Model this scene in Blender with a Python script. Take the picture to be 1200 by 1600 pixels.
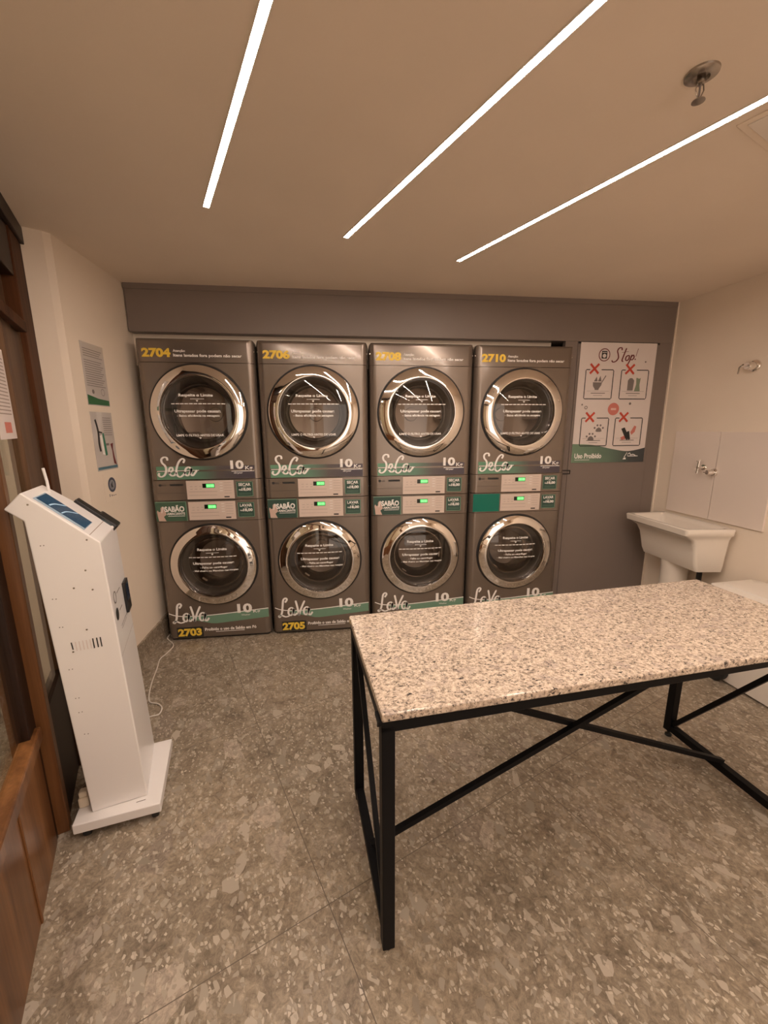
import bpy, bmesh, math, random
from mathutils import Vector, Matrix
random.seed(7)
S = bpy.context.scene
COL = S.collection
for o in list(bpy.data.objects): bpy.data.objects.remove(o)

# ------------------------------------------------------------------ camera
cd = bpy.data.cameras.new('camera'); cam = bpy.data.objects.new('camera', cd); COL.objects.link(cam)
cd.sensor_fit = 'VERTICAL'; cd.sensor_height = 36.0; cd.lens = 640.5*36.0/1600.0
cd.clip_start = 0.02
PITCH = math.atan((800-666.7)/640.5); YAW = math.atan((600-518.8)*math.cos(PITCH)/640.5); ROLL = -0.0043
fw = Vector((math.sin(YAW)*math.cos(PITCH), math.cos(YAW)*math.cos(PITCH), -math.sin(PITCH)))
r0 = Vector((math.cos(YAW), -math.sin(YAW), 0)); u0 = r0.cross(fw)
rr = math.cos(ROLL)*r0+math.sin(ROLL)*u0; uu = -math.sin(ROLL)*r0+math.cos(ROLL)*u0
M = Matrix((rr, uu, -fw)).transposed().to_4x4(); M.translation = Vector((0, 0, 1.42))
cam.matrix_world = M
S.camera = cam

# ------------------------------------------------------------------ world, exposure, lights
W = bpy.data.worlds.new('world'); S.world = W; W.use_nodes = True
bg = W.node_tree.nodes['Background']; bg.inputs[0].default_value = (0.75, 0.61, 0.50, 1); bg.inputs[1].default_value = 0.8  # added warm ambient fill through the open side behind the camera, lifts the ceiling
S.view_settings.view_transform = 'Standard'; S.view_settings.look = 'None'
S.view_settings.gamma = 1.0; S.view_settings.use_curve_mapping = False
S.view_settings.exposure = 1.66
STRIP = 28.0
STRIP_COL = (1.0, 0.83, 0.70)

# ------------------------------------------------------------------ helpers
def tag(o, label=None, cat=None, group=None, kind=None):
    if label: o['label'] = label
    if cat: o['category'] = cat
    if group: o['group'] = group
    if kind: o['kind'] = kind
    return o

def empty(name, loc=(0,0,0), rz=0.0, parent=None):
    o = bpy.data.objects.new(name, None); COL.objects.link(o); o.location = loc; o.rotation_euler = (0,0,rz)
    o.empty_display_size = 0.05
    if parent: o.parent = parent
    return o

def finish(name, bm, mat, parent=None, smooth=None, bevel=0.0, seg=2, recalc=True):
    if recalc: bmesh.ops.recalc_face_normals(bm, faces=bm.faces)
    me = bpy.data.meshes.new(name); bm.to_mesh(me); bm.free()
    if smooth is not None:
        for p in me.polygons: p.use_smooth = True
        me.set_sharp_from_angle(angle=math.radians(smooth))
    o = bpy.data.objects.new(name, me); COL.objects.link(o)
    if isinstance(mat, (list, tuple)):
        for m in mat: me.materials.append(m)
    elif mat: me.materials.append(mat)
    if parent: o.parent = parent
    if bevel:
        b = o.modifiers.new('bevel', 'BEVEL'); b.width = bevel; b.segments = seg; b.limit_method = 'ANGLE'; b.angle_limit = math.radians(40)
    return o

def box(bm, x0, x1, y0, y1, z0, z1, mtx=None, mi=0):
    vs = [bm.verts.new(v) for v in ((x0,y0,z0),(x1,y0,z0),(x1,y1,z0),(x0,y1,z0),(x0,y0,z1),(x1,y0,z1),(x1,y1,z1),(x0,y1,z1))]
    for f in ((0,3,2,1),(4,5,6,7),(0,1,5,4),(1,2,6,5),(2,3,7,6),(3,0,4,7)):
        bm.faces.new([vs[i] for i in f]).material_index = mi
    if mtx: bmesh.ops.transform(bm, matrix=mtx, verts=vs)
    return vs

def bx(name, x0, x1, y0, y1, z0, z1, mat, parent=None, bevel=0.0, mtx=None, **k):
    bm = bmesh.new(); box(bm, x0, x1, y0, y1, z0, z1, mtx); return finish(name, bm, mat, parent, bevel=bevel, **k)

def prism(bm, poly, lo, hi, f, mi=0):
    """extrude polygon of 2D points; f(a,b,t)->3D"""
    A = [bm.verts.new(f(a, b, lo)) for a, b in poly]; B = [bm.verts.new(f(a, b, hi)) for a, b in poly]
    n = len(poly)
    fs = [bm.faces.new(A[::-1]), bm.faces.new(B)]
    for i in range(n): fs.append(bm.faces.new((A[i], A[(i+1) % n], B[(i+1) % n], B[i])))
    for q in fs: q.material_index = mi
    return A+B

def bar(bm, a, b, w, h=None, up=(0,0,1)):
    """rectangular bar between two points"""
    a = Vector(a); b = Vector(b); h = h or w; d = (b-a); L = d.length; d.normalize(); up = Vector(up)
    if abs(d.dot(up)) > .99: up = Vector((0,1,0))
    s = d.cross(up).normalized(); t = s.cross(d)
    m = Matrix((s, d, t)).transposed().to_4x4(); m.translation = a
    return box(bm, -w/2, w/2, 0, L, -h/2, h/2, m)

def tube(bm, pts, r, n=10, cap=True):
    pts = [Vector(p) for p in pts]; rings = []; prev = None
    for i, p in enumerate(pts):
        d = (pts[min(i+1, len(pts)-1)]-pts[max(i-1, 0)]).normalized()
        ref = prev if prev is not None else (Vector((0,0,1)) if abs(d.z) < .9 else Vector((1,0,0)))
        s = (ref-d*ref.dot(d)).normalized(); prev = s; t = d.cross(s)
        rad = r[i] if isinstance(r, (list, tuple)) else r
        rings.append([bm.verts.new(p+(s*math.cos(2*math.pi*k/n)+t*math.sin(2*math.pi*k/n))*rad) for k in range(n)])
    for A, B in zip(rings, rings[1:]):
        for k in range(n): bm.faces.new((A[k], A[(k+1) % n], B[(k+1) % n], B[k]))
    if cap: bm.faces.new(rings[0][::-1]); bm.faces.new(rings[-1])

def catmull(P, k=6):
    P = [tuple(p) for p in P]; Q = [P[0]]+P+[P[-1]]; out = []
    for i in range(1, len(Q)-2):
        p0, p1, p2, p3 = Q[i-1], Q[i], Q[i+1], Q[i+2]
        for j in range(k):
            t = j/k
            out.append(tuple(.5*((2*b)+(-a+c)*t+(2*a-5*b+4*c-d)*t*t+(-a+3*b-3*c+d)*t**3) for a, b, c, d in zip(p0, p1, p2, p3)))
    out.append(P[-1]); return out

def lathe(bm, prof, axis_o, ax, e1, e2, n=64, close=False, mi=0):
    """prof: (radius, distance along ax)"""
    O = Vector(axis_o); ax = Vector(ax); e1 = Vector(e1); e2 = Vector(e2); rings = []
    for r, h in prof:
        if r < 1e-6: rings.append([bm.verts.new(O+ax*h)])
        else: rings.append([bm.verts.new(O+ax*h+(e1*math.cos(2*math.pi*k/n)+e2*math.sin(2*math.pi*k/n))*r) for k in range(n)])
    prs = list(zip(rings, rings[1:])); 
    if close: prs.append((rings[-1], rings[0]))
    for A, B in prs:
        for k in range(n):
            a = [A[k % len(A)], A[(k+1) % len(A)], B[(k+1) % len(B)], B[k % len(B)]]
            u = []
            for v in a:
                if v not in u: u.append(v)
            if len(u) > 2: bm.faces.new(u).material_index = mi

# flat drawing frame: maps (x, z) in a plane; y is towards the viewer
class Frame:
    def __init__(s, O, X, Z, N, warp=None): s.O = Vector(O); s.X = Vector(X); s.Z = Vector(Z); s.N = Vector(N); s.warp = warp
    def p(s, x, z, h=0.0):
        if s.warp: h += s.warp(x, z)
        return s.O+s.X*x+s.Z*z+s.N*h
_tc = {}
def text_geo(t, bold):
    if (t, bold) in _tc: return _tc[(t, bold)]
    cu = bpy.data.curves.new('lettering', 'FONT'); cu.body = t; cu.size = 1.0; cu.resolution_u = 3; cu.offset = bold
    ob = bpy.data.objects.new('lettering', cu); COL.objects.link(ob)
    bpy.context.view_layer.update()
    me = bpy.data.meshes.new_from_object(ob.evaluated_get(bpy.context.evaluated_depsgraph_get()))
    vs = [(v.co.x, v.co.y) for v in me.vertices]; fs = [tuple(p.vertices) for p in me.polygons]
    bpy.data.objects.remove(ob); bpy.data.curves.remove(cu); bpy.data.meshes.remove(me)
    _tc[(t, bold)] = (vs, fs); return vs, fs
def text(bm, F, t, x0, x1, z0, z1=None, h=0.0006, bold=0.02, tilt=0.0, mi=0):
    """letters fitted to x0..x1; z0 is the baseline (lowest point), height fitted to z1 or kept in proportion"""
    vs, fs = text_geo(t, bold)
    ax = min(v[0] for v in vs); bxx = max(v[0] for v in vs); ay = min(v[1] for v in vs); by = max(v[1] for v in vs)
    sx = (x1-x0)/(bxx-ax); sy = (z1-z0)/(by-ay) if z1 is not None else sx
    nv = [bm.verts.new(F.p(x0+(a-ax)*sx, z0+(b-ay)*sy+tilt*(a-ax)*sx, h)) for a, b in vs]
    for f in fs:
        try: bm.faces.new([nv[i] for i in f]).material_index = mi
        except ValueError: pass
def rect(bm, F, x0, x1, z0, z1, h=0.0005, t=0.0, mi=0):
    """printed patch; with t>0 a thin slab"""
    a = [bm.verts.new(F.p(x, z, h)) for x, z in ((x0,z0),(x1,z0),(x1,z1),(x0,z1))]
    bm.faces.new(a).material_index = mi
    if t:
        b = [bm.verts.new(F.p(x, z, h-t)) for x, z in ((x0,z0),(x1,z0),(x1,z1),(x0,z1))]
        bm.faces.new(b[::-1]).material_index = mi
        for i in range(4): bm.faces.new((a[i], b[i], b[(i+1) % 4], a[(i+1) % 4])).material_index = mi
def poly(bm, F, pts, h=0.0006, mi=0):
    bm.faces.new([bm.verts.new(F.p(x, z, h)) for x, z in pts]).material_index = mi
def disc(bm, F, cx, cz, r, h=0.0006, n=24, r2=None, sx=1.0, mi=0):
    o = [bm.verts.new(F.p(cx+sx*r*math.cos(2*math.pi*k/n), cz+r*math.sin(2*math.pi*k/n), h)) for k in range(n)]
    if r2 is None: bm.faces.new(o).material_index = mi
    else:
        i = [bm.verts.new(F.p(cx+sx*r2*math.cos(2*math.pi*k/n), cz+r2*math.sin(2*math.pi*k/n), h)) for k in range(n)]
        for k in range(n): bm.faces.new((o[k], o[(k+1) % n], i[(k+1) % n], i[k])).material_index = mi
def stroke(bm, F, pts, w, h=0.0007, smooth=True, k=6, mi=0, pen=0.0):
    """brush stroke ribbon with round ends; pen>0 makes down-strokes thicker"""
    P = catmull(pts, k) if smooth and len(pts) > 2 else [tuple(p) for p in pts]
    L = []; R = []
    for i, p in enumerate(P):
        a = P[max(i-1, 0)]; b = P[min(i+1, len(P)-1)]
        dx, dz = b[0]-a[0], b[1]-a[1]; l = math.hypot(dx, dz) or 1e-9; dx /= l; dz /= l
        ww = w/2*(1+pen*abs(dz)-pen*.3)
        if pen and (i == 0 or i == len(P)-1): ww *= .4
        L.append(bm.verts.new(F.p(p[0]-dz*ww, p[1]+dx*ww, h))); R.append(bm.verts.new(F.p(p[0]+dz*ww, p[1]-dx*ww, h)))
    for i in range(len(P)-1): bm.faces.new((L[i], R[i], R[i+1], L[i+1])).material_index = mi

def dec(name, parent, mat, fn):
    bm = bmesh.new(); fn(bm); return finish(name, bm, mat, parent, recalc=False)

# ------------------------------------------------------------------ materials
def mat(name, col=(.5,.5,.5), rough=.5, metal=0.0, coat=0.0, emis=None, es=0.0, spec=None):
    m = bpy.data.materials.new(name); m.use_nodes = True; b = m.node_tree.nodes['Principled BSDF']
    b.inputs['Base Color'].default_value = (*col, 1); b.inputs['Roughness'].default_value = rough; b.inputs['Metallic'].default_value = metal
    b.inputs['Coat Weight'].default_value = coat; b.inputs['Coat Roughness'].default_value = .08
    if spec is not None: b.inputs['Specular IOR Level'].default_value = spec
    if emis: b.inputs['Emission Color'].default_value = (*emis, 1); b.inputs['Emission Strength'].default_value = es
    return m
class N:
    def __init__(s, m): s.t = m.node_tree; s.b = s.t.nodes['Principled BSDF']; s.o = s.t.nodes['Material Output']
    def n(s, ty, **k):
        x = s.t.nodes.new(ty)
        for a, v in k.items():
            if a.startswith('i_'): x.inputs[a[2:].replace('_', ' ')].default_value = v
            else: setattr(x, a, v)
        return x
    def l(s, a, b): s.t.links.new(a, b)
    def co(s, scale=(1,1,1), kind='Object', rot=(0,0,0)):
        c = s.n('ShaderNodeTexCoord'); mp = s.n('ShaderNodeMapping'); s.l(c.outputs[kind], mp.inputs['Vector'])
        mp.inputs['Scale'].default_value = scale; mp.inputs['Rotation'].default_value = rot; return mp.outputs['Vector']
    def ramp(s, fac, stops, interp='LINEAR'):
        r = s.n('ShaderNodeValToRGB'); s.l(fac, r.inputs['Fac']); cr = r.color_ramp; cr.interpolation = interp
        while len(cr.elements) < len(stops): cr.elements.new(.5)
        for e, (p, c) in zip(cr.elements, stops): e.position = p; e.color = (*c, 1) if len(c) == 3 else c
        return r.outputs['Color']
    def mix(s, f, a, b, mode='MIX'):
        x = s.n('ShaderNodeMix', data_type='RGBA', blend_type=mode)
        for i, v in ((0, f), (6, a), (7, b)):
            if hasattr(v, 'links'): s.l(v, x.inputs[i])
            else: x.inputs[i].default_value = v if i == 0 else (*v, 1)
        return x.outputs[2]
    def bump(s, h, st=.2, d=.01):
        b = s.n('ShaderNodeBump'); b.inputs['Strength'].default_value = st; b.inputs['Distance'].default_value = d
        s.l(h, b.inputs['Height']); s.l(b.outputs['Normal'], s.b.inputs['Normal'])

def plaster(name, col, rough=.75):
    m = mat(name, col, rough); g = N(m); v = g.co()
    n1 = g.n('ShaderNodeTexNoise', i_Scale=1.6, i_Detail=3.0); g.l(v, n1.inputs['Vector'])
    c = g.ramp(n1.outputs['Fac'], [(.3, tuple(x*.96 for x in col)), (.7, tuple(min(1, x*1.03) for x in col))]); g.l(c, g.b.inputs['Base Color'])
    n2 = g.n('ShaderNodeTexNoise', i_Scale=60.0, i_Detail=3.0); g.l(v, n2.inputs['Vector']); g.bump(n2.outputs['Fac'], .08, .004)
    return m
M_wall = plaster('wall_paint', (.86, .75, .63))
M_ceil = plaster('ceiling_paint', (.84, .72, .60))
M_trim = plaster('taupe_board', (.215, .172, .150), .5)
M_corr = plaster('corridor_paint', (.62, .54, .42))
M_tile = mat('glazed_white_tile', (.82, .72, .65), .18, coat=.3)
M_ceramic = mat('white_ceramic', (.86, .79, .71), .12, coat=.5)
M_plastic = mat('white_plastic', (.84, .78, .71), .3)
M_kiosk = mat('white_enamel', (.86, .83, .82), .28, coat=.2)
M_black = mat('black_steel', (.003, .003, .004), .5, spec=.18)
M_blackp = mat('black_plastic', (.010, .010, .011), .3)
M_rubber = mat('black_rubber', (.012, .012, .012), .65)
M_chrome = mat('chrome', (.86, .82, .78), .05, metal=1.0)
M_brushed = mat('brushed_metal', (.42, .38, .34), .25, metal=1.0)
M_white = mat('white_print', (.92, .89, .86), .5)
M_whitesoft = mat('faint_white_print', (.50, .47, .45), .5)
M_yellow = mat('yellow_print', (.90, .62, .07), .5)
M_greyprint = mat('grey_print', (.20, .17, .16), .6)
M_blackprint = mat('black_print', (.02, .02, .02), .5)
M_red = mat('red_print', (.55, .06, .03), .5)
M_redsoft = mat('pale_red_print', (.62, .20, .16), .5)
M_maroon = mat('maroon_print', (.16, .02, .02), .5)
M_green = mat('dark_green_print', (.030, .075, .058), .4)
M_green2 = mat('mint_print', (.17, .31, .22), .4)
M_teal = mat('teal_film', (.0, .17, .12), .3)
M_paper = mat('white_paper', (.74, .66, .63), .45)
M_lam = mat('laminated_paper', (.60, .55, .52), .2, coat=.6)
M_panel = mat('beige_overlay', (.70, .58, .51), .4)
M_panelline = mat('overlay_line', (.36, .28, .24), .5)
M_skin = mat('hand_print', (.62, .45, .38), .5)
M_cord = mat('white_cord', (.80, .74, .68), .4)
M_plug = mat('cream_plastic', (.72, .62, .48), .35)
M_disp = mat('green_display', (.02, .2, .03), .3, emis=(.10, .85, .16), es=.32)
M_dispdark = mat('dark_display', (.006, .014, .008), .2)
M_digit = mat('display_digit', (.2, .6, .2), .3, emis=(.5, 1, .45), es=.45)
M_lamp = mat('light_diffuser', (1, 1, 1), .5, emis=STRIP_COL, es=STRIP)

def m_strip_profile(): return mat('white_profile', (.8, .72, .64), .5)
M_prof = m_strip_profile()

# dark metallic machine paint
M_mach = mat('dark_silver_paint', (.235, .192, .160), .27, metal=.62, coat=.3)
g = N(M_mach); v = g.co((1,1,1)); n1 = g.n('ShaderNodeTexNoise', i_Scale=5.0, i_Detail=1.0); g.l(v, n1.inputs['Vector'])
g.bump(n1.outputs['Fac'], .16, .02)
M_machdark = mat('black_seam', (.008, .007, .007), .6)

# tinted door glass: clear dark pane with mirror-like surface
def glass(name, tint, refl=1.0, rough=0.02):
    m = bpy.data.materials.new(name); m.use_nodes = True; t = m.node_tree; t.nodes.clear()
    o = t.nodes.new('ShaderNodeOutputMaterial'); tr = t.nodes.new('ShaderNodeBsdfTransparent'); tr.inputs[0].default_value = (*tint, 1)
    gl = t.nodes.new('ShaderNodeBsdfGlossy'); gl.inputs['Roughness'].default_value = rough
    lw = t.nodes.new('ShaderNodeLayerWeight'); lw.inputs[0].default_value = .5
    pw = t.nodes.new('ShaderNodeMath'); pw.operation = 'POWER'; t.links.new(lw.outputs['Facing'], pw.inputs[0]); pw.inputs[1].default_value = 5.0
    fr = t.nodes.new('ShaderNodeMath'); fr.operation = 'MULTIPLY_ADD'; t.links.new(pw.outputs[0], fr.inputs[0]); fr.inputs[1].default_value = .9*min(refl, 1); fr.inputs[2].default_value = .045*refl; mx = t.nodes.new('ShaderNodeMixShader')
    t.links.new(fr.outputs[0], mx.inputs[0]); t.links.new(tr.outputs[0], mx.inputs[1]); t.links.new(gl.outputs[0], mx.inputs[2]); t.links.new(mx.outputs[0], o.inputs[0])
    return m
M_dglass = glass('smoked_glass', (.80, .74, .69), 1.6)
M_clear = glass('clear_glass', (.97, .97, .93), .6, .03)
M_drum = mat('drum_steel', (.50, .43, .375), .45, metal=.35)
M_gasket = mat('grey_rubber', (.05, .045, .04), .5)

# banded print: green on the left fading to violet grey on the right
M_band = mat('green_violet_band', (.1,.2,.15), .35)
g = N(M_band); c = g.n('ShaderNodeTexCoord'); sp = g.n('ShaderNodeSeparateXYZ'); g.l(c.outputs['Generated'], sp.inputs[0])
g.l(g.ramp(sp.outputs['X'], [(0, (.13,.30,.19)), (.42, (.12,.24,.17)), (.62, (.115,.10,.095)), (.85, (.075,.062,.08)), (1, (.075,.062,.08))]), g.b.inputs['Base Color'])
M_pband = mat('poster_band', (.1,.2,.15), .35)
g = N(M_pband); c = g.n('ShaderNodeTexCoord'); sp = g.n('ShaderNodeSeparateXYZ'); g.l(c.outputs['Generated'], sp.inputs[0])
g.l(g.ramp(sp.outputs['X'], [(0, (.17,.27,.18)), (.5, (.12,.19,.14)), (.8, (.06,.07,.07)), (1, (.05,.055,.06))]), g.b.inputs['Base Color'])

# varnished wood, grain along z
def wood(name, a, b, rough=.28):
    m = mat(name, a, rough, spec=.3); g = N(m); v = g.co((9, 9, .55))
    n1 = g.n('ShaderNodeTexNoise', i_Scale=1.3, i_Detail=5.0, i_Distortion=.6); g.l(v, n1.inputs['Vector'])
    v2 = g.co((45, 45, 1.6)); n2 = g.n('ShaderNodeTexNoise', i_Scale=2.0, i_Detail=3.0); g.l(v2, n2.inputs['Vector'])
    c1 = g.ramp(n1.outputs['Fac'], [(.3, a), (.7, b)]); c2 = g.ramp(n2.outputs['Fac'], [(.35, (.6,.6,.6)), (.65, (1,1,1))])
    g.l(g.mix(.6, c1, c2, 'MULTIPLY'), g.b.inputs['Base Color']); return m
M_wood = wood('varnished_wood', (.095, .034, .012), (.26, .115, .042), .3)
M_woodframe = wood('dark_red_wood', (.040, .013, .006), (.105, .040, .016), .55)
M_woodframe.node_tree.nodes['Principled BSDF'].inputs['Specular IOR Level'].default_value = .08
M_wood2 = wood('dull_brown_wood', (.085, .045, .026), (.15, .085, .048), .45)
M_wood2.node_tree.nodes['Principled BSDF'].inputs['Specular IOR Level'].default_value = .12
M_wooddark = wood('dark_wood', (.010, .004, .002), (.028, .010, .005), .45)

# polished granite: pinkish beige with dark flecks
M_granite = mat('granite', (.6,.5,.42), .16, coat=.2); g = N(M_granite)
v = g.co((1,1,1)); nz = g.n('ShaderNodeTexNoise', i_Scale=110.0, i_Detail=5.0, i_Roughness=.65); g.l(v, nz.inputs['Vector'])
base = g.ramp(nz.outputs['Fac'], [(.34, (.20,.16,.13)), (.44, (.45,.36,.285)), (.56, (.65,.535,.43)), (.7, (.77,.665,.555))])
v2 = g.co((1,1.9,1), rot=(0,0,.6)); n2 = g.n('ShaderNodeTexNoise', i_Scale=85.0, i_Detail=6.0, i_Roughness=.72, i_Distortion=.8); g.l(v2, n2.inputs['Vector'])
fl = g.ramp(n2.outputs['Fac'], [(.555, (0,0,0)), (.60, (1,1,1))])
n3 = g.n('ShaderNodeTexNoise', i_Scale=26.0, i_Detail=4.0); g.l(v, n3.inputs['Vector'])
gr = g.ramp(n3.outputs['Fac'], [(.56, (0,0,0)), (.66, (1,1,1))])
c1 = g.mix(g.mix(.55, (0,0,0), gr), base, (.42,.34,.30)); c2 = g.mix(fl, c1, (.045,.04,.04))
g.l(c2, g.b.inputs['Base Color']); g.bump(nz.outputs['Fac'], .05, .002)

# stone-effect porcelain: brown grey matrix with pale angular chips, joints turned with the glazed wall
PA = math.radians(-66.9)
M_floor = mat('stone_tile', (.2,.15,.12), .33, coat=.12); g = N(M_floor)
v = g.co((1,1,1), rot=(0,0,-PA))
dn = g.n('ShaderNodeTexNoise', i_Scale=11.0, i_Detail=4.0); g.l(v, dn.inputs['Vector'])
dv = g.n('ShaderNodeVectorMath', operation='SCALE'); g.l(dn.outputs['Color'], dv.inputs[0]); dv.inputs['Scale'].default_value = .028
av = g.n('ShaderNodeVectorMath', operation='ADD'); g.l(v, av.inputs[0]); g.l(dv.outputs[0], av.inputs[1]); vv = av.outputs[0]
n1 = g.n('ShaderNodeTexNoise', i_Scale=11.0, i_Detail=10.0, i_Roughness=.74, i_Distortion=.7); g.l(v, n1.inputs['Vector'])
col = g.ramp(n1.outputs['Fac'], [(.30, (.15,.118,.092)), (.43, (.258,.214,.163)), (.56, (.335,.285,.222)), (.72, (.47,.405,.34))])
n0 = g.n('ShaderNodeTexNoise', i_Scale=1.7, i_Detail=2.0); g.l(v, n0.inputs['Vector'])
col = g.mix(.5, col, g.ramp(n0.outputs['Fac'], [(.3, (.62,.60,.58)), (.7, (1.25,1.2,1.15))]), 'MULTIPLY')
def chips(col, scale, edge, keep, tone_a, tone_b, seed, src):
    mp = g.n('ShaderNodeMapping'); g.l(src, mp.inputs['Vector']); mp.inputs['Location'].default_value = (seed, seed*.7, 0); mp.inputs['Scale'].default_value = (1, 1.35, 1)
    vo = g.n('ShaderNodeTexVoronoi', feature='F1', voronoi_dimensions='2D'); vo.inputs['Scale'].default_value = scale; g.l(mp.outputs[0], vo.inputs['Vector'])
    ve = g.n('ShaderNodeTexVoronoi', feature='DISTANCE_TO_EDGE', voronoi_dimensions='2D'); ve.inputs['Scale'].default_value = scale; g.l(mp.outputs[0], ve.inputs['Vector'])
    sp = g.n('ShaderNodeSeparateColor'); g.l(vo.outputs['Color'], sp.inputs[0])
    a = g.n('ShaderNodeMath', operation='GREATER_THAN'); g.l(sp.outputs[0], a.inputs[0]); a.inputs[1].default_value = keep
    # chip size differs from cell to cell
    th = g.n('ShaderNodeMath', operation='MULTIPLY_ADD'); g.l(sp.outputs[1], th.inputs[0]); th.inputs[1].default_value = edge; th.inputs[2].default_value = edge*.5
    b = g.n('ShaderNodeMath', operation='GREATER_THAN'); g.l(ve.outputs['Distance'], b.inputs[0]); g.l(th.outputs[0], b.inputs[1])
    k = g.n('ShaderNodeMath', operation='MULTIPLY'); g.l(a.outputs[0], k.inputs[0]); g.l(b.outputs[0], k.inputs[1])
    tone = g.ramp(sp.outputs[2], [(0, tone_a), (1, tone_b)])
    return g.mix(k.outputs[0], col, tone)
col = chips(col, 4.5, .20, .86, (.24,.195,.155), (.33,.275,.225), 3.1, vv)
col = chips(col, 8, .17, .90, (.30,.25,.20), (.46,.39,.325), 1.3, vv)
nf = g.n('ShaderNodeTexNoise', i_Scale=48.0, i_Detail=8.0, i_Roughness=.75, i_Distortion=1.0); g.l(v, nf.inputs['Vector'])
col = g.mix(.85, col, g.ramp(nf.outputs['Fac'], [(.34, (.50,.47,.43)), (.5, (.98,.96,.93)), (.66, (1.5,1.46,1.4))]), 'MULTIPLY')
col = chips(col, 17, .18, .87, (.28,.24,.185), (.52,.45,.37), 5.7, vv)
col = chips(col, 38, .16, .80, (.27,.225,.175), (.53,.46,.375), 9.2, vv)
col = chips(col, 85, .14, .78, (.33,.28,.22), (.60,.525,.43), 2.2, vv)
sx = g.n('ShaderNodeSeparateXYZ'); g.l(v, sx.inputs[0])
def joint(sock, off, size=.9):
    a = g.n('ShaderNodeMath', operation='ADD'); g.l(sock, a.inputs[0]); a.inputs[1].default_value = 50*size-off
    m_ = g.n('ShaderNodeMath', operation='MODULO'); g.l(a.outputs[0], m_.inputs[0]); m_.inputs[1].default_value = size
    p = g.n('ShaderNodeMath', operation='PINGPONG'); g.l(m_.outputs[0], p.inputs[0]); p.inputs[1].default_value = size/2
    l = g.n('ShaderNodeMath', operation='LESS_THAN'); g.l(p.outputs[0], l.inputs[0]); l.inputs[1].default_value = .0013; return l.outputs[0]
j1 = joint(sx.outputs['X'], -.931); j2 = joint(sx.outputs['Y'], .342)
mx = g.n('ShaderNodeMath', operation='MAXIMUM'); g.l(j1, mx.inputs[0]); g.l(j2, mx.inputs[1])
col = g.mix(mx.outputs[0], col, (.14,.11,.085)); g.l(col, g.b.inputs['Base Color']); g.bump(n1.outputs['Fac'], .06, .003)

# ------------------------------------------------------------------ the room
XL = -1.195; YB = 2.79; ZC = 2.252
def xr(y): return 2.407+.034*(YB-y)
def struct(o): o['kind'] = 'structure'; return o
P0 = Vector((-1.004, 1.332, 0)); D = Vector((.392, -.920, 0)); NN = Vector((.920, .392, 0))
def sn(s, n, z=0): return P0+D*s+NN*n+Vector((0,0,z))
MW = Matrix((D, NN, Vector((0,0,1)))).transposed().to_4x4(); MW.translation = P0     # local (s, n, z)

struct(bx('floor', -2.6, 2.9, -1.9, 3.7, -.1, 0, M_floor))
struct(bx('ceiling', -2.6, 2.9, -1.9, 3.7, ZC, ZC+.1, M_ceil))
bm = bmesh.new()
prism(bm, [(XL-.10, 3.6), (XL, 3.6), (XL, 2.165), (-1.215, 2.142), (-1.305, 2.088), (-1.40, 2.16), (XL-.10, 2.3)], 0, ZC, lambda a, b, t: (a, b, t))
struct(finish('wall_left', bm, M_wall))
bm = bmesh.new(); prism(bm, [(xr(3.6), 3.6), (xr(-1.6), -1.6), (xr(-1.6)+.1, -1.6), (xr(3.6)+.1, 3.6)], 0, ZC, lambda a, b, t: (a, b, t))
struct(finish('wall_right', bm, M_wall))
struct(bx('wall_back', XL, xr(3.5)+.05, 3.5, 3.6, 0, ZC, M_wall))
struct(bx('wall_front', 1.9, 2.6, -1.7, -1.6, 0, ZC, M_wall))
# deep taupe fascia above the machines, with its thin top moulding
fa = struct(bx('trim_1', XL+.006, xr(YB)-.004, YB, YB+.28, 1.985, ZC, M_trim, bevel=.004))
bx('moulding', XL+.006, xr(YB)-.004, YB-.006, YB, ZC-.03, ZC, M_trim, fa)
struct(bx('trim_2', XL, 1.53, YB+.07, YB+.10, 1.80, 2.03, M_wall))
# taupe cupboard wall right of the machines with a flush door in it
struct(bx('trim_3', 1.60, 1.69, YB+.004, YB+.04, 0, 1.985, M_trim))
struct(bx('trim_4', 2.305, xr(YB)-.004, YB+.004, YB+.04, 0, 1.985, M_trim))
dr = empty('door_1', (1.62, YB, 0)); struct(dr)
bx('door_leaf', .072, .683, .001, .04, .01, 1.972, M_trim, dr, bevel=.002)
bx('top_groove', .07, .64, -.0025, .002, 1.972, 1.983, M_machdark, dr)
bm = bmesh.new(); box(bm, .03, .092, -.003, .003, 1.10, 1.106); box(bm, .03, .092, -.003, .003, 1.076, 1.082); box(bm, .086, .092, -.003, .003, 1.076, 1.106)
finish('latch_plate', bm, M_machdark, dr)
struct(bx('trim_5', xr(YB)-.008, xr(YB)+.01, YB-.008, YB+.01, 0, ZC, M_wall))
# stone skirting on the left wall
bb = struct(bx('baseboard_left', 0, 1.15, 0, .14, -.0, .012, M_floor)); bb.matrix_world = Matrix(((0,0,1,XL),(1,0,0,2.15),(0,1,0,0),(0,0,0,1)))

# glazed wooden partition on the left: far bay (behind the kiosk) and near bay with wooden lower panel
def wbx(name, s0, s1, n0, n1, z0, z1, m, parent, bevel=.003):
    return bx(name, s0, s1, n0, n1, z0, z1, m, parent, bevel=bevel, mtx=None)
RZ = math.atan2(D.y, D.x)
# local frame: x along s, y = -n (so that it stays right handed)
def bay(name):
    e = empty(name, P0, RZ); struct(e); return e
def pb(name, s0, s1, n0, n1, z0, z1, m, parent, bevel=.003):
    return bx(name, s0, s1, n0, n1, z0, z1, m, parent, bevel=bevel)
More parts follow.
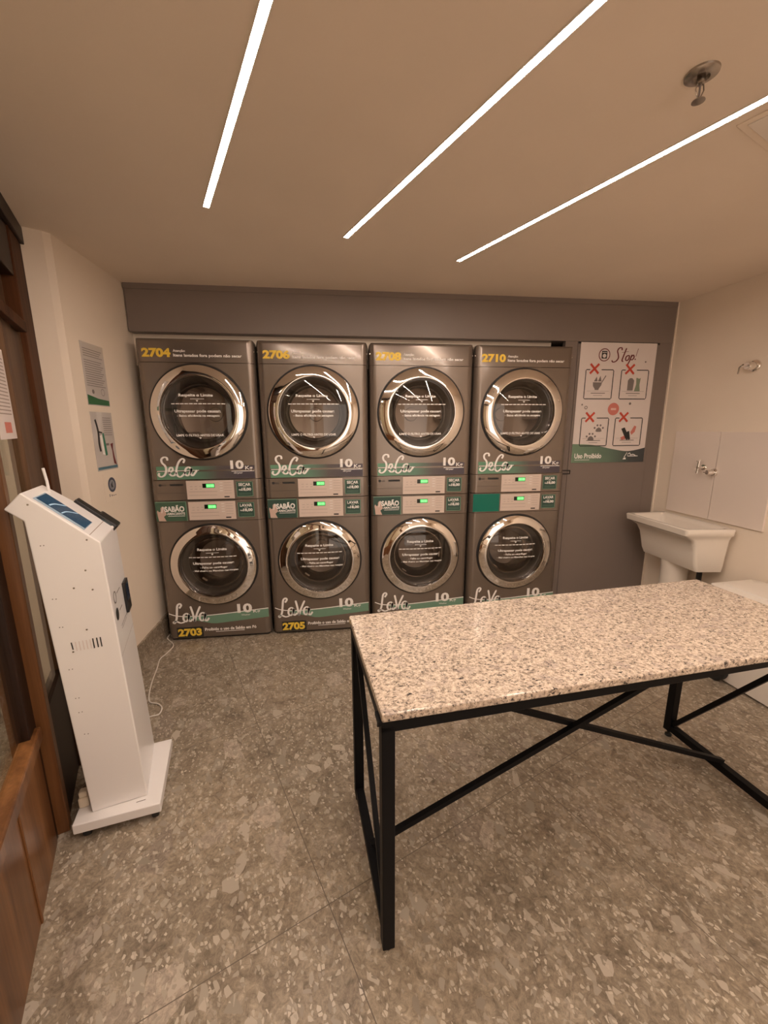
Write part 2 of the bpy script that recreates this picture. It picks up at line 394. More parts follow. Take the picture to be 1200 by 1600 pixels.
# with rz = RZ, local y axis = rotate(D) by 90deg = (0.92, 0.392) = NN
b1 = bay('door_2')
pb('frame_post', -.845, -.62, -.004, .045, 0, ZC-.07, M_woodframe, b1)
pb('frame_bead', -.858, -.835, .03, .052, 0, ZC-.07, M_wood2, b1)
pb('frame_head', -.87, .0, -.02, .058, ZC-.07, ZC-.002, M_wooddark, b1)
bm = bmesh.new(); box(bm, -.615, -.455, -.008, .028, .02, 1.80); box(bm, -.447, -.31, -.008, .034, .02, 1.80)
finish('stile', bm, M_wood2, b1, bevel=.003)
pb('transom_rail', -.56, -.06, -.02, .06, 1.785, 1.825, M_woodframe, b1)
pb('fanlight_board', -.615, -.06, -.05, .0, 1.825, 2.0, M_wood2, b1)
pb('fanlight_dark_block', -.615, -.06, -.05, .040, 2.0, ZC-.07, M_wooddark, b1)  # solid near-black block closing the fanlight top, standing forward over the post side
pb('glass_pane', -.31, -.04, .014, .019, .48, 1.785, M_clear, b1, 0)
pb('bottom_rail', -.31, -.04, -.01, .026, .02, .48, M_wooddark, b1)
b2 = bay('door_3')
pb('frame_post', -.04, .0, -.08, .030, 0, ZC-.002, M_wood, b2)
pb('stile', .004, .085, -.04, -.004, .0, ZC-.1, M_wooddark, b2)
pb('panel_rail', .02, 1.0, -.035, .012, .405, .455, M_wood, b2, .006)
pb('lower_panel', .03, 1.0, -.03, -.002, .0, .405, M_wood, b2)
pb('panel_bead', .30, .312, -.004, .003, .0, .405, M_wood, b2)
pb('glass_pane', .085, 1.0, -.024, -.018, .45, ZC-.1, M_clear, b2, 0)
pb('stile', 1.0, 1.1, -.04, .004, 0, ZC-.1, M_wood, b2)
pb('top_rail', -.0, 3.4, -.06, .01, ZC-.10, ZC-.002, M_wooddark, b2)
b3 = bay('door_4')
pb('frame_post', 1.1, 1.18, -.08, .03, 0, ZC-.1, M_wood, b3)
pb('lower_panel', 1.18, 2.1, -.03, -.002, 0, .43, M_wood, b3)
pb('glass_pane', 1.18, 2.1, -.024, -.018, .43, ZC-.1, M_clear, b3, 0)
pb('frame_post', 2.1, 2.2, -.08, .03, 0, ZC-.1, M_wood, b3)
struct(bx('wall_front_left', 2.2, 3.4, -.1, 0, 0, ZC-.1, M_wall, None)).matrix_world = b1.matrix_world if False else Matrix.Translation(P0) @ Matrix.Rotation(RZ, 4, 'Z')
# corridor beyond the glass
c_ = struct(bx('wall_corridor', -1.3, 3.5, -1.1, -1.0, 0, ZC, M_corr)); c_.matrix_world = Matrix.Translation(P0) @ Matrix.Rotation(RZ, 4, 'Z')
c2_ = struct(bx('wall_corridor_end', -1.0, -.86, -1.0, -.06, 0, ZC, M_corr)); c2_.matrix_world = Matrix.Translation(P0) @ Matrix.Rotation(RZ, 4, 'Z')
bb2 = struct(bx('baseboard_corridor', -1.3, 3.5, -1.0, -.985, 0, .12, M_floor)); bb3 = struct(bx('baseboard_corridor_end', -.86, -.85, -1.0, -.06, 0, .14, M_floor)); bb3.matrix_world = Matrix.Translation(P0) @ Matrix.Rotation(RZ, 4, 'Z'); bb2.matrix_world = Matrix.Translation(P0) @ Matrix.Rotation(RZ, 4, 'Z')

# notices taped to the inside of the far glass
n1_ = bmesh.new(); F = Frame(sn(-.305, .021), D, (0,0,1), NN)
rect(n1_, F, .0, .20, 1.385, 1.68, .0012, .0008); 
pn = finish('paper_notice', n1_, M_paper); tag(pn, 'white printed paper notice taped inside the glass of the wooden door at far left', 'notice')
def _f(bm):
    for i in range(16):
        z = 1.645-i*.012
        rect(bm, F, .02, .18-random.random()*.04, z, z+.004, .0016)
dec('print', pn, M_panelline, _f)
def _f(bm):
    rect(bm, F, .05, .13, 1.405, 1.44, .0016)
dec('pink_block', pn, M_redsoft, _f)

# ------------------------------------------------------------------ ceiling lights
ddir = Vector((.349, -.824, 0)).normalized(); dper = Vector((-ddir.y, ddir.x, 0))
def strip(ex, ey, L, lab):
    e = empty('ceiling_light', (ex, ey, ZC), math.atan2(ddir.y, ddir.x)); tag(e, lab, 'light', 'linear lights set in the ceiling')
    bm = bmesh.new(); box(bm, -.004, L, -.0135, -.0105, -.004, .0); box(bm, -.004, L, .0105, .0135, -.004, 0); box(bm, -.004, 0, -.0105, .0105, -.004, 0)
    finish('housing', bm, M_prof, e)
    bx('diffuser', 0, L, -.0105, .0105, -.003, -.0005, M_lamp, e)
strip(-.454, 1.851, 2.75, 'leftmost of the three glowing line lights in the ceiling')
strip(.087, 2.051, 3.0, 'middle one of the three glowing line lights in the ceiling')
strip(.669, 2.253, 3.3, 'rightmost of the three glowing line lights, running past the sprinkler head')
e = empty('ceiling_light', (-1.78, 1.75, ZC), math.atan2(ddir.y, ddir.x)); tag(e, 'unseen line light added to brighten the corridor beyond the glazed wooden doors', 'light')  # unseen lamp, added so the panes show a lit beige corridor
bx('diffuser', 0, 1.6, -.01, .01, -.004, -.0005, M_lamp, e)
bx('housing', -.004, 1.604, -.014, .014, -.002, 0, M_prof, e)

# sprinkler
sp_ = empty('sprinkler_head', (.912, 1.08, ZC)); tag(sp_, 'chrome sprinkler head with round cover hanging from the ceiling', 'sprinkler')
bm = bmesh.new(); lathe(bm, [(0,0),(.037,0),(.036,-.004),(.024,-.010),(.018,-.010),(.016,-.004),(.0,-.004)], (0,0,0), (0,0,1), (1,0,0), (0,1,0), 36)
finish('escutcheon', bm, M_brushed, sp_, smooth=40)
bm = bmesh.new(); lathe(bm, [(0,0),(.009,0),(.009,-.022),(.006,-.024),(.0,-.024)], (0,0,0), (0,0,1), (1,0,0), (0,1,0), 20)
tube(bm, [(.008,0,-.02),(.011,0,-.034),(.003,0,-.052)], .0017, 6); tube(bm, [(-.008,0,-.02),(-.011,0,-.034),(-.003,0,-.052)], .0017, 6)
finish('frame_arms', bm, M_brushed, sp_, smooth=40)
bm = bmesh.new(); tube(bm, [(0,0,-.024),(0,0,-.05)], .0022, 8); finish('glass_bulb', bm, M_greyprint, sp_, smooth=40)
bm = bmesh.new(); lathe(bm, [(0,-.052),(.005,-.052),(.014,-.056),(.0145,-.058),(.0,-.059)], (0,0,0), (0,0,1), (1,0,0), (0,1,0), 24)
finish('deflector', bm, M_brushed, sp_, smooth=40)

# access hatch
ha = empty('ceiling_hatch', (1.163, 1.226, ZC), math.atan2(dper.y, dper.x)); tag(ha, 'square white ceiling hatch beside the rightmost line light', 'hatch')
bx('hatch_frame', 0, .34, -.34, 0, -.003, 0, M_ceil, ha, bevel=.001)
bx('hatch_panel', .02, .32, -.32, -.02, -.006, -.003, M_prof, ha, bevel=.001)

# ------------------------------------------------------------------ machines
X0 = -1.137; PW = .6925; YF = 2.707; MWD = .683; DEP = .50; RC = .045
def outline(w=MWD, d=DEP, r=RC, y0=0.0, n=7):
    p = []
    for k in range(n+1): a = math.pi*1.0+math.pi/2*k/n; p.append((r+r*math.cos(a), y0+r+r*math.sin(a)))
    for k in range(n+1): a = math.pi*1.5+math.pi/2*k/n; p.append((w-r+r*math.cos(a), y0+r+r*math.sin(a)))
    p += [(w, d), (0, d)]
    return p
def shell(name, z0, z1, parent, m, hole=None, y0=0.0, bevel_top=0.0):
    """hollow-looking cabinet section with rounded front corners and an optional round opening in the flat front"""
    P = outline(y0=y0); bm = bmesh.new()
    A = [bm.verts.new((a, b, z0)) for a, b in P]; 
    rings = [A]
    if bevel_top:
        for k in range(1, 4):
            t = k/3*math.pi/2; i_ = bevel_top*(1-math.cos(t)); dz = bevel_top*math.sin(t)
            q = [(min(max(a, i_), MWD-i_), max(b, y0+i_)) for a, b in P]
            if k == 1: rings.append([bm.verts.new((a, b, z1-bevel_top)) for a, b in P])
            rings.append([bm.verts.new((a, b, z1-bevel_top+dz)) for a, b in q])
    else: rings.append([bm.verts.new((a, b, z1)) for a, b in P])
    n = len(P); fi = 7      # edge between index 7 and 8 is the flat front
    for R0, R1 in zip(rings, rings[1:]):
        for i in range(n):
            if hole and i == fi: continue
            bm.faces.new((R0[i], R0[(i+1) % n], R1[(i+1) % n], R1[i]))
    bm.faces.new(A[::-1]); bm.faces.new(rings[-1])
    if hole:
        cx, cz, r = hole; a, b, c, d = A[fi], A[fi+1], rings[-1][fi+1], rings[-1][fi]
        K = 48; C = [bm.verts.new((cx+r*math.cos(2*math.pi*k/K), y0, cz+r*math.sin(2*math.pi*k/K))) for k in range(K)]
        es = [bm.edges.get((a, b)) or bm.edges.new((a, b)), bm.edges.get((b, c)) or bm.edges.new((b, c)), bm.edges.get((c, d)) or bm.edges.new((c, d)), bm.edges.get((d, a)) or bm.edges.new((d, a))]
        ce = [bm.edges.new((C[k], C[(k+1) % K])) for k in range(K)]
        bmesh.ops.triangle_fill(bm, use_beauty=True, use_dissolve=False, edges=es+ce)
        C2 = [bm.verts.new((v.co.x, y0+.03, v.co.z)) for v in C]
        for k in range(K): bm.faces.new((C[k], C[(k+1) % K], C2[(k+1) % K], C2[k]))
    return finish(name, bm, m, parent, smooth=35, recalc=True)

AX = (0,-1,0); E1 = (1,0,0); E2 = (0,0,1)
RG = .212
def dome(r): return .006+.020*(1-(r/RG)**2)
def door(parent, cx, cz, ro, kind):
    dr = empty('door', (cx, 0, cz), 0, parent)
    dr_ring = bmesh.new()
    lathe(dr_ring, [(ro+.010,-.002),(ro+.010,.003),(ro,.005),(ro,-.002)], (0,0,0), AX, E1, E2, 96, close=True)
    # outer black gap ring
    bm = bmesh.new(); lathe(bm, [(ro,.0),(ro,.014),(ro-.003,.019),(ro-.010,.0225),(ro-.024,.0275),(ro-.040,.0315),(RG+.012,.0345),(RG+.006,.034),(RG+.002,.028),(RG,.012),(RG,.0)], (0,0,0), AX, E1, E2, 128, close=True)
    ring = finish('door_ring', bm, M_chrome, parent, smooth=30); ring.location = (cx, 0, cz); bpy.data.objects.remove(dr)
    finish('ring_seal', dr_ring, M_machdark, ring, smooth=30)
    bm = bmesh.new(); prof = [(RG*k/14, dome(RG*k/14)) for k in range(15)]
    lathe(bm, prof, (0,0,0), AX, E1, E2, 72)
    finish('door_glass', bm, M_dglass, ring, smooth=80)
    # dark inner lip and bowl of the window
    bm = bmesh.new(); lathe(bm, [(RG,.002),(RG-.018,-.006),(RG-.030,-.03),(RG-.036,-.05),(RG-.02,-.055),(RG,-.03)], (0,0,0), AX, E1, E2, 72, close=True)
    finish('window_lip', bm, M_gasket, ring, smooth=40)
    bm = bmesh.new()
    lathe(bm, [(RG-.002,-.032),(RG+.012,-.05),(RG+.012,-.33),(RG-.05,-.36),(.05,-.36),(.045,-.345),(0,-.34)], (0,0,0), AX, E1, E2, 64)
    for k in range(3):
        a = math.pi/2+k*2*math.pi/3+.4; ca, sa = math.cos(a), math.sin(a)
        ro_ = RG+.008
        m_ = Matrix(((ca, 0, -sa, ca*(ro_-.03)), (0, 1, 0, .2), (sa, 0, ca, sa*(ro_-.03)), (0,0,0,1)))
        box(bm, -.03, .03, -.12, .12, -.018, .018, m_)
    finish('drum', bm, M_drum, ring, smooth=40)
    for rr_ in (.165, .13):
        pass
    bm = bmesh.new(); lathe(bm, [(RG-.036,-.052),(RG-.044,-.10),(RG-.075,-.14),(RG-.08,-.135),(RG-.05,-.095),(RG-.042,-.052)] if kind == 'wash' else [(RG-.036,-.052),(RG-.04,-.075),(RG-.052,-.08),(RG-.05,-.07),(RG-.044,-.052)], (0,0,0), AX, E1, E2, 64, close=True)
    finish('door_gasket', bm, M_brushed if kind == 'wash' else M_gasket, ring, smooth=40)
    Fg = Frame((0,0,0), (1,0,0), (0,0,1), (0,-1,0), warp=lambda x, z: dome(math.hypot(x, z))+.0008)
    def letters(bm, part):
        if kind == 'dry' and part == 0:
            text(bm, Fg, 'Respeite o Limite', -.108, .090, .090, .112, .0, .03)
            for k in range(9): rect(bm, Fg, -.040+k*.009, -.034+k*.009, .079, .083, 0)
            poly(bm, Fg, [(-.010,.074),(.006,.074),(-.002,.064)], 0)
            for k in range(12): rect(bm, Fg, -.155+k*.0265, -.155+k*.0265+.020, .050, .0555, 0)
            rect(bm, Fg, -.155, .16, .0517, .0533, 0)
        if kind == 'dry' and part == 1:
            text(bm, Fg, 'Ultrapassar pode causar:', -.140, .128, -.004, .018, 0, .03)
            text(bm, Fg, '- Baixa eficiência na secagem', -.128, .120, -.028, -.010, 0, .03)
        if kind == 'dry' and part == 2:
            text(bm, Fg, 'LIMPE O FILTRO ANTES DE USAR', -.145, .135, -.142, -.128, 0, .03)
            poly(bm, Fg, [(-.012,-.148),(.004,-.148),(-.004,-.158)], 0)
        if kind == 'wash' and part == 0:
            text(bm, Fg, 'Respeite o Limite', -.095, .090, .098, .120, 0, .03)
            for k in range(9): rect(bm, Fg, -.040+k*.009, -.034+k*.009, .086, .090, 0)
            poly(bm, Fg, [(-.010,.082),(.006,.082),(-.002,.072)], 0)
            for k in range(12): rect(bm, Fg, -.152+k*.0255, -.152+k*.0255+.019, .057, .0625, 0)
            rect(bm, Fg, -.152, .148, .0587, .0603, 0)
        if kind == 'wash' and part == 1:
            text(bm, Fg, 'Ultrapassar pode causar:', -.128, .130, .006, .028, 0, .03)
            text(bm, Fg, '- Falha ao centrifugar', -.085, .088, -.020, -.002, 0, .03)
            text(bm, Fg, '- Mal cheiro ou Manchas nas roupas', -.135, .152, -.042, -.026, 0, .03)
    dec('limit_lettering', ring, M_white, lambda bm: letters(bm, 0))
    dec('warning_lettering', ring, M_white, lambda bm: letters(bm, 1))
    if kind == 'dry': dec('filter_lettering', ring, M_white, lambda bm: letters(bm, 2))
    return ring

Fm = Frame((0,0,0), (1,0,0), (0,0,1), (0,-1,0))
def script_word(bm, word, x0, x1, z0, z1, w):
    G = {
     'S': [[(.28,.84),(.27,.97),(.19,1.0),(.12,.90),(.13,.74),(.20,.60),(.22,.40),(.17,.18),(.07,.08),(.0,.16),(.03,.26)]],
     'e': [[(.25,.24),(.34,.30),(.40,.42),(.37,.52),(.31,.46),(.29,.28),(.34,.14),(.42,.14),(.49,.28)]],
     'C': [[(.70,.72),(.74,.86),(.68,.92),(.58,.76),(.50,.44),(.50,.18),(.57,.06),(.66,.14),(.74,.30)]],
     'a': [[(.90,.46),(.83,.52),(.75,.42),(.73,.20),(.79,.12),(.87,.26),(.92,.46)],[(.92,.48),(.89,.22),(.93,.12),(1.0,.24),(1.06,.38)]],
     'L': [[(.20,.78),(.26,.92),(.22,1.0),(.15,.90),(.12,.60),(.09,.28),(.02,.08),(.0,.14),(.08,.16),(.20,.08),(.32,.12)]],
     'l': [[(.45,.44),(.39,.52),(.31,.44),(.29,.24),(.35,.13),(.42,.24),(.46,.46)],[(.46,.48),(.44,.22),(.48,.14),(.55,.24)]],
     'V': [[(.52,.86),(.57,.50),(.60,.10)],[(.60,.10),(.68,.45),(.80,.84)]],
     'A': [[(.92,.44),(.86,.52),(.78,.44),(.76,.24),(.82,.13),(.89,.24),(.93,.46)],[(.93,.48),(.91,.20),(.96,.12),(1.03,.26)]],
    }
    order = {'SeCa': 'SeCa', 'LaVa': 'LlVA'}[word]
    for ch in order:
        for st in G[ch]:
            stroke(bm, Fm, [(x0+a*(x1-x0), z0+b*(z1-z0)) for a, b in st], w, .0030, pen=.55)

def control(parent, z0, z1, kind, price_head, film=None):
    cf = shell('control_fascia', z0, z1, parent, M_mach, y0=-.004)
    FF = Frame((0,-.004,0), (1,0,0), (0,0,1), (0,-1,0))
    zc = (z0+z1)/2
    bm = bmesh.new(); rect(bm, FF, .216, .505, zc-.059, zc+.059, .003, .003)
    cp = finish('control_panel', bm, M_panel, parent)
    def lines(bm):
        for k in range(3):
            rect(bm, FF, .238+k*.028, .252+k*.028, zc+.022, zc+.024, .0035); rect(bm, FF, .238+k*.028, .252+k*.028, zc+.005, zc+.007, .0035)
        rect(bm, FF, .228, .40, zc-.012, zc-.010, .0035); rect(bm, FF, .228, .40, zc-.034, zc-.0325, .0035)
        for k in range(5): rect(bm, FF, .445, .49, zc+.044-k*.017, zc+.0455-k*.017, .0035)
    dec('panel_print', cp, M_panelline, lines)
    dec('indicator', cp, M_white, lambda bm: [rect(bm, FF, .418, .436, zc+.042-k*.017, zc+.045-k*.017, .0035) for k in range(4)])
    dec('start_key', cp, M_blackprint, lambda bm: rect(bm, FF, .442, .474, zc-.051, zc-.043, .004, .001))
    dp = dec('display', cp, M_dispdark, lambda bm: rect(bm, FF, .314, .388, zc+.013, zc+.040, .0045, .0015))
    dec('display_glow', dp, M_disp, lambda bm: rect(bm, FF, .336, .386, zc+.015, zc+.038, .005))
    def dg(bm):
        for k, w in enumerate((.008, .008, .008, .008)):
            x = .341+k*.0105+(.002 if k > 1 else 0)
            disc(bm, FF, x+.004, zc+.0265, .0075, .0055, 12, .0048, .55)
    dec('display_digits', dp, M_digit, dg)
    # price sticker
    st = dec('price_sticker', parent, M_green, lambda bm: rect(bm, FF, .520, .622, zc-.048, zc+.048, .0015, .001))
    dec('sticker_border', st, M_green2, lambda bm: [rect(bm, FF, .520, .622, zc+.0445, zc+.048, .002), rect(bm, FF, .520, .622, zc-.048, zc-.0445, .002), rect(bm, FF, .520, .5235, zc-.048, zc+.048, .002), rect(bm, FF, .6185, .622, zc-.048, zc+.048, .002)])
    def pl(bm):
        text(bm, FF, price_head, .533, .609, zc+.020, zc+.039, .0024, .03)
        rect(bm, FF, .560, .582, zc+.013, zc+.015, .0024)
        text(bm, FF, 'R$', .534, .550, zc-.010, zc+.0, .0024, .03)
        text(bm, FF, '18,00', .552, .611, zc-.014, zc+.008, .0024, .04)
    dec('price_lettering', st, M_white, pl)
    dec('price_line', st, M_green2, lambda bm: [rect(bm, FF, .532, .610, zc-.027, zc-.0255, .0024), rect(bm, FF, .532, .610, zc-.035, zc-.0335, .0024)])
    if kind == 'dry':
        bk = dec('brand_mark', parent, M_blackprint, lambda bm: (disc(bm, FF, .060, zc+.034, .009, .0006), text(bm, FF, 'LG', .075, .094, zc+.028, zc+.040, .0006, .02)))
        dec('name_strip', parent, M_blackprint, lambda bm: rect(bm, FF, .118, .196, zc+.028, zc+.041, .0008))
        dec('seam_line', parent, M_machdark, lambda bm: rect(bm, FF, .04, .205, zc-.018, zc-.0165, .0006))
    else:
        if film == 'plain':
            dec('dispenser_film', parent, M_teal, lambda bm: rect(bm, FF, .018, .208, z0+.006, z1-.004, .002, .0015))
        else:
            ds = dec('dispenser_sticker', parent, M_green if film != 'green' else mat('green_sticker', (.06, .125, .08), .4), lambda bm: rect(bm, FF, .016, .204, z0+.005, z1-.004, .002, .0015))
            dec('sticker_edge', ds, M_green2, lambda bm: [rect(bm, FF, .016, .204, z1-.008, z1-.004, .0026), rect(bm, FF, .200, .204, z0+.005, z1-.004, .0026)])
            dec('sticker_lettering', ds, M_white, lambda bm: (text(bm, FF, 'SABÃO', .070, .190, zc-.002, zc+.042, .003, .04), text(bm, FF, 'AMACIANTE', .082, .192, zc-.022, zc-.006, .003, .03), rect(bm, FF, .088, .190, zc-.031, zc-.028, .003)))
            hd = [(.030,z0+.008),(.075,z0+.006),(.068,z0+.022),(.062,z0+.035),(.080,z0+.050),(.076,z0+.064),(.070,z0+.084),(.062,z0+.098),(.054,z0+.100),(.047,z0+.090),(.046,z0+.070),(.036,z0+.066),(.028,z0+.078),(.023,z0+.068),(.026,z0+.045),(.028,z0+.025)]
            dec('hand_picture', ds, M_skin, lambda bm: poly(bm, FF, hd, .0028))
            dec('plus_mark', ds, M_white, lambda bm: stroke(bm, FF, [(.052,z0+.06),(.062,z0+.1),(.07,z0+.075)], .004, .0032))
def screws(parent, zs):
    for z in zs:
        for x in (.006, MWD-.006):
            bm = bmesh.new(); lathe(bm, [(0,.0),(.0045,.0),(.0035,.0025),(0,.003)], (x, .026, z), AX, E1, E2, 10); finish('screw', bm, M_chrome, parent, smooth=40)

def foot(bm): pass
def washer(i, num, lab, film):
    w = empty('washing_machine', (X0+PW*i, YF, 0)); tag(w, lab, 'washing machine', 'front loading washers along the back wall')
    shell('cabinet', .018, .826, w, M_mach, hole=(.341, .530, RG-.004))
    bx('plinth', .02, MWD-.02, .02, DEP-.02, 0, .02, M_machdark, w)
    door(w, .341, .530, .272, 'wash')
    control(w, .829, .964, 'wash', 'LAVAR', film)
    # green sweep with its white line
    top = [(.02,.200),(.06,.183),(.12,.174),(.20,.172),(.32,.176),(.46,.186),(.58,.196),(.668,.203)]
    T = catmull(top, 4)
    def band(bm):
        Q = [p for p in T if p[0] > .10]
        for a, b in zip(Q, Q[1:]):
            fa_ = lambda p: p[1]-.004-.060*min(1, ((p[0]-.10)/.2))
            bm.faces.new([bm.verts.new(Fm.p(x, z, .0008)) for x, z in ((a[0], fa_(a)), (b[0], fa_(b)), (b[0], b[1]-.003), (a[0], a[1]-.003))])
    dec('green_stripe', w, M_green2, band)
    dec('white_line', w, M_white, lambda bm: stroke(bm, Fm, top, .006, .0012))
    dec('name_lettering', w, M_white, lambda bm: script_word(bm, 'LaVa', .045, .268, .118, .268, .0100))
    dec('weight_lettering', w, M_white, lambda bm: (text(bm, Fm, '10', .462, .560, .178, .245, .0016, .04), text(bm, Fm, 'Kg', .566, .612, .168, .196, .0016, .02), text(bm, Fm, 'Washer', .486, .546, .158, .168, .0016, .02)))
    if num:
        dec('machine_number', w, M_yellow, lambda bm: text(bm, Fm, num, .064, .218, .028, .085, .0012, .05))
        dec('number_backing', w, M_blackprint, lambda bm: rect(bm, Fm, .060, .228, .022, .094, .0006))
    dec('notice_lettering', w, M_white, lambda bm: (text(bm, Fm, 'Proibido o uso de Sabão em Pó', .240, .580, .060, .082, .0012, .03), rect(bm, Fm, .31, .50, .050, .0535, .0012)))
    screws(w, (.90,))
def dryer(i, num, lab):
    w = empty('tumble_dryer', (X0+PW*i, YF, .967)); tag(w, lab, 'dryer', 'tumble dryers stacked on the washers')
    e = empty('tmp', (0,0,-.967), 0, w)
    # all dryer parts are drawn in heights above the floor, then parented with an offset
    before = set(bpy.data.objects)
    root = w
    shell('cabinet', 1.098, 1.799, root, M_mach, hole=(.336, 1.508, RG-.004))
    shell('top_panel', 1.802, 1.937, root, M_mach, y0=.001, bevel_top=.02)
    door(root, .336, 1.508, .280, 'dry')
    control(root, .968, 1.095, 'dry', 'SECAR')
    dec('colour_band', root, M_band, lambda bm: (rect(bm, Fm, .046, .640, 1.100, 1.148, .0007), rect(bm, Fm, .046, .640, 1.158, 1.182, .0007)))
    dec('name_lettering', root, M_white, lambda bm: (script_word(bm, 'SeCa', .058, .275, 1.108, 1.240, .0095), stroke(bm, Fm, [(.05,1.153),(.30,1.156)], .004, .0018, smooth=False)))
    dec('weight_lettering', root, M_white, lambda bm: (text(bm, Fm, '10', .492, .574, 1.160, 1.216, .0014, .04), text(bm, Fm, 'Kg', .582, .628, 1.148, 1.180, .0014, .02), rect(bm, Fm, .496, .636, 1.145, 1.149, .0014), text(bm, Fm, 'dryer', .510, .566, 1.128, 1.142, .0014, .02)))
    dec('machine_number', root, M_yellow, lambda bm: text(bm, Fm, num, .040, .202, 1.828, 1.880, .0012, .05))
    dec('notice_lettering', root, M_white, lambda bm: (text(bm, Fm, 'Atenção:', .216, .286, 1.856, 1.874, .0012, .02), text(bm, Fm, 'Itens lavados fora podem não secar', .216, .610, 1.828, 1.850, .0012, .03)))
    screws(root, (1.87, 1.032))
    bpy.data.objects.remove(e)
    for o in set(bpy.data.objects)-before:
        if o.parent == root:
            if o.name.startswith('door_ring'): o.location.z -= .967
            else: o.location.z -= .967

WL = ['dark grey front loading washer numbered 2703 under dryer 2704, leftmost on the floor',
      'dark grey front loading washer numbered 2705 standing under dryer 2706',
      'dark grey front loading washer with soap sticker under dryer 2708, partly behind the granite table',
      'dark grey front loading washer with plain teal drawer film under dryer 2710']
DL = ['dark grey tumble dryer numbered 2704, stacked at the left end of the row',
      'dark grey tumble dryer numbered 2706, second stack from the left',
      'dark grey tumble dryer numbered 2708, third stack from the left',
      'dark grey tumble dryer numbered 2710, stacked next to the poster']
for i in range(4):
    washer(i, ('2703', '2705', '2707', '2709')[i], WL[i], ('green', 'dark', 'dark', 'plain')[i])
    dryer(i, ('2704', '2706', '2708', '2710')[i], DL[i])

# ------------------------------------------------------------------ Stop! poster on the taupe door
PO = empty('poster', (1.710, YB-.001, 1.158)); tag(PO, 'white Stop! poster with red crosses and a green foot on the taupe cupboard door', 'poster')
Fp = Frame((0,0,0), (1,0,0), (0,0,1), (0,-1,0)); PWd, PH = .570, .823
bm = bmesh.new(); rect(bm, Fp, 0, PWd, 0, PH, .002, .002); finish('sheet', bm, M_paper, PO)
wv = catmull([(0,.134),(.16,.126),(.30,.098),(.42,.080),(.50,.088),(.57,.104)], 5)
def _f(bm):
    for a, b in zip(wv, wv[1:]): bm.faces.new([bm.verts.new(Fp.p(x, z, .0026)) for x, z in ((a[0],0),(b[0],0),(b[0],b[1]),(a[0],a[1]))])
dec('green_foot', PO, M_pband, _f)
BX = [(.052,.448,.208,.196), (.320,.448,.208,.196), (.052,.120,.208,.196), (.312,.120,.212,.196)]
def _f(bm):
    for x, z, w, h in BX:
        t = .006
        stroke(bm, Fp, [(x+.03, z+h), (x+.006, z+h), (x, z+h-.006), (x, z+.006), (x+.006, z), (x+w-.006, z), (x+w, z+.006), (x+w, z+h-.006), (x+w-.006, z+h), (x+.115, z+h)], t, .0032, smooth=False)
dec('box_outlines', PO, M_blackprint, _f)
def _f(bm):
    for x, z, w, h in BX:
        cx, cz = x+.062, z+h+.006; s = .032
        stroke(bm, Fp, [(cx-s, cz+s), (cx+s, cz-s)], .015, .0036, smooth=False); stroke(bm, Fp, [(cx-s, cz-s), (cx+s, cz+s)], .015, .0038, smooth=False)
dec('red_cross', PO, M_red, _f)
dec('small_lettering', PO, M_greyprint, lambda bm: [(rect(bm, Fp, x+.05, x+w-.05, z+.036, z+.041, .003), rect(bm, Fp, x+.07, x+w-.07, z+.022, z+.0245, .003), rect(bm, Fp, x+.02, x+w-.02, z+.052, z+.0533, .003)) for x, z, w, h in BX])
# heading
def _f(bm):
    def sw(pts, w=.0075): stroke(bm, Fp, [(.236+a*.185, .675+b*.115) for a, b in pts], w, .0032, pen=.4)
    sw([(.38,.86),(.36,1.0),(.26,.98),(.20,.82),(.24,.62),(.26,.42),(.18,.24),(.06,.18),(.0,.28)])
    sw([(.56,1.0),(.48,.62),(.42,.28),(.48,.22)]); sw([(.38,.74),(.66,.80)], .006)
    sw([(.66,.58),(.58,.50),(.56,.34),(.62,.28),(.69,.38),(.70,.54),(.66,.58)])
    sw([(.80,.62),(.74,.30),(.66,.02)]); sw([(.78,.50),(.86,.60),(.90,.48),(.84,.34),(.77,.34)])
    sw([(1.04,.98),(.97,.52)]); disc(bm, Fp, .236+.955*.185, .675+.36*.115, .005, .0032)
dec('stop_lettering', PO, M_maroon, _f)
dec('heading_ring', PO, M_maroon, lambda bm: disc(bm, Fp, .178, .742, .043, .0032, 32, .037))
def _f(bm):
    rect(bm, Fp, .158, .198, .718, .768, .0032)
dec('heading_machine', PO, M_blackprint, _f)
dec('heading_drum', PO, M_paper, lambda bm: (disc(bm, Fp, .178, .736, .013, .0038), rect(bm, Fp, .162, .194, .756, .760, .0038)))
dec('no_entry_mark', PO, M_redsoft, lambda bm: disc(bm, Fp, .288, .378, .043, .003, 32))
dec('no_entry_bar', PO, mat('pale_bar', (.75, .5, .46), .5), lambda bm: rect(bm, Fp, .268, .308, .371, .385, .0036))
# pictures: basket of plants, cardigan and dress, paws, shoes
dec('basket_picture', PO, M_greyprint, lambda bm: (poly(bm, Fp, [(.112,.560),(.180,.560),(.176,.540),(.160,.516),(.158,.508),(.130,.508),(.128,.516),(.114,.535)], .003), stroke(bm, Fp, [(.178,.56),(.205,.605)], .007, .0031, smooth=False), poly(bm, Fp, [(.118,.566),(.138,.598),(.146,.566)], .003), poly(bm, Fp, [(.148,.566),(.164,.604),(.176,.566)], .003)))
dec('cardigan_picture', PO, M_greyprint, lambda bm: (poly(bm, Fp, [(.376,.506),(.420,.506),(.424,.574),(.408,.590),(.390,.590),(.376,.574)], .003),))
dec('dress_picture', PO, mat('sage_print', (.22,.27,.19), .5), lambda bm: poly(bm, Fp, [(.430,.500),(.476,.500),(.468,.545),(.472,.592),(.460,.586),(.448,.592),(.438,.592),(.442,.548)], .003))
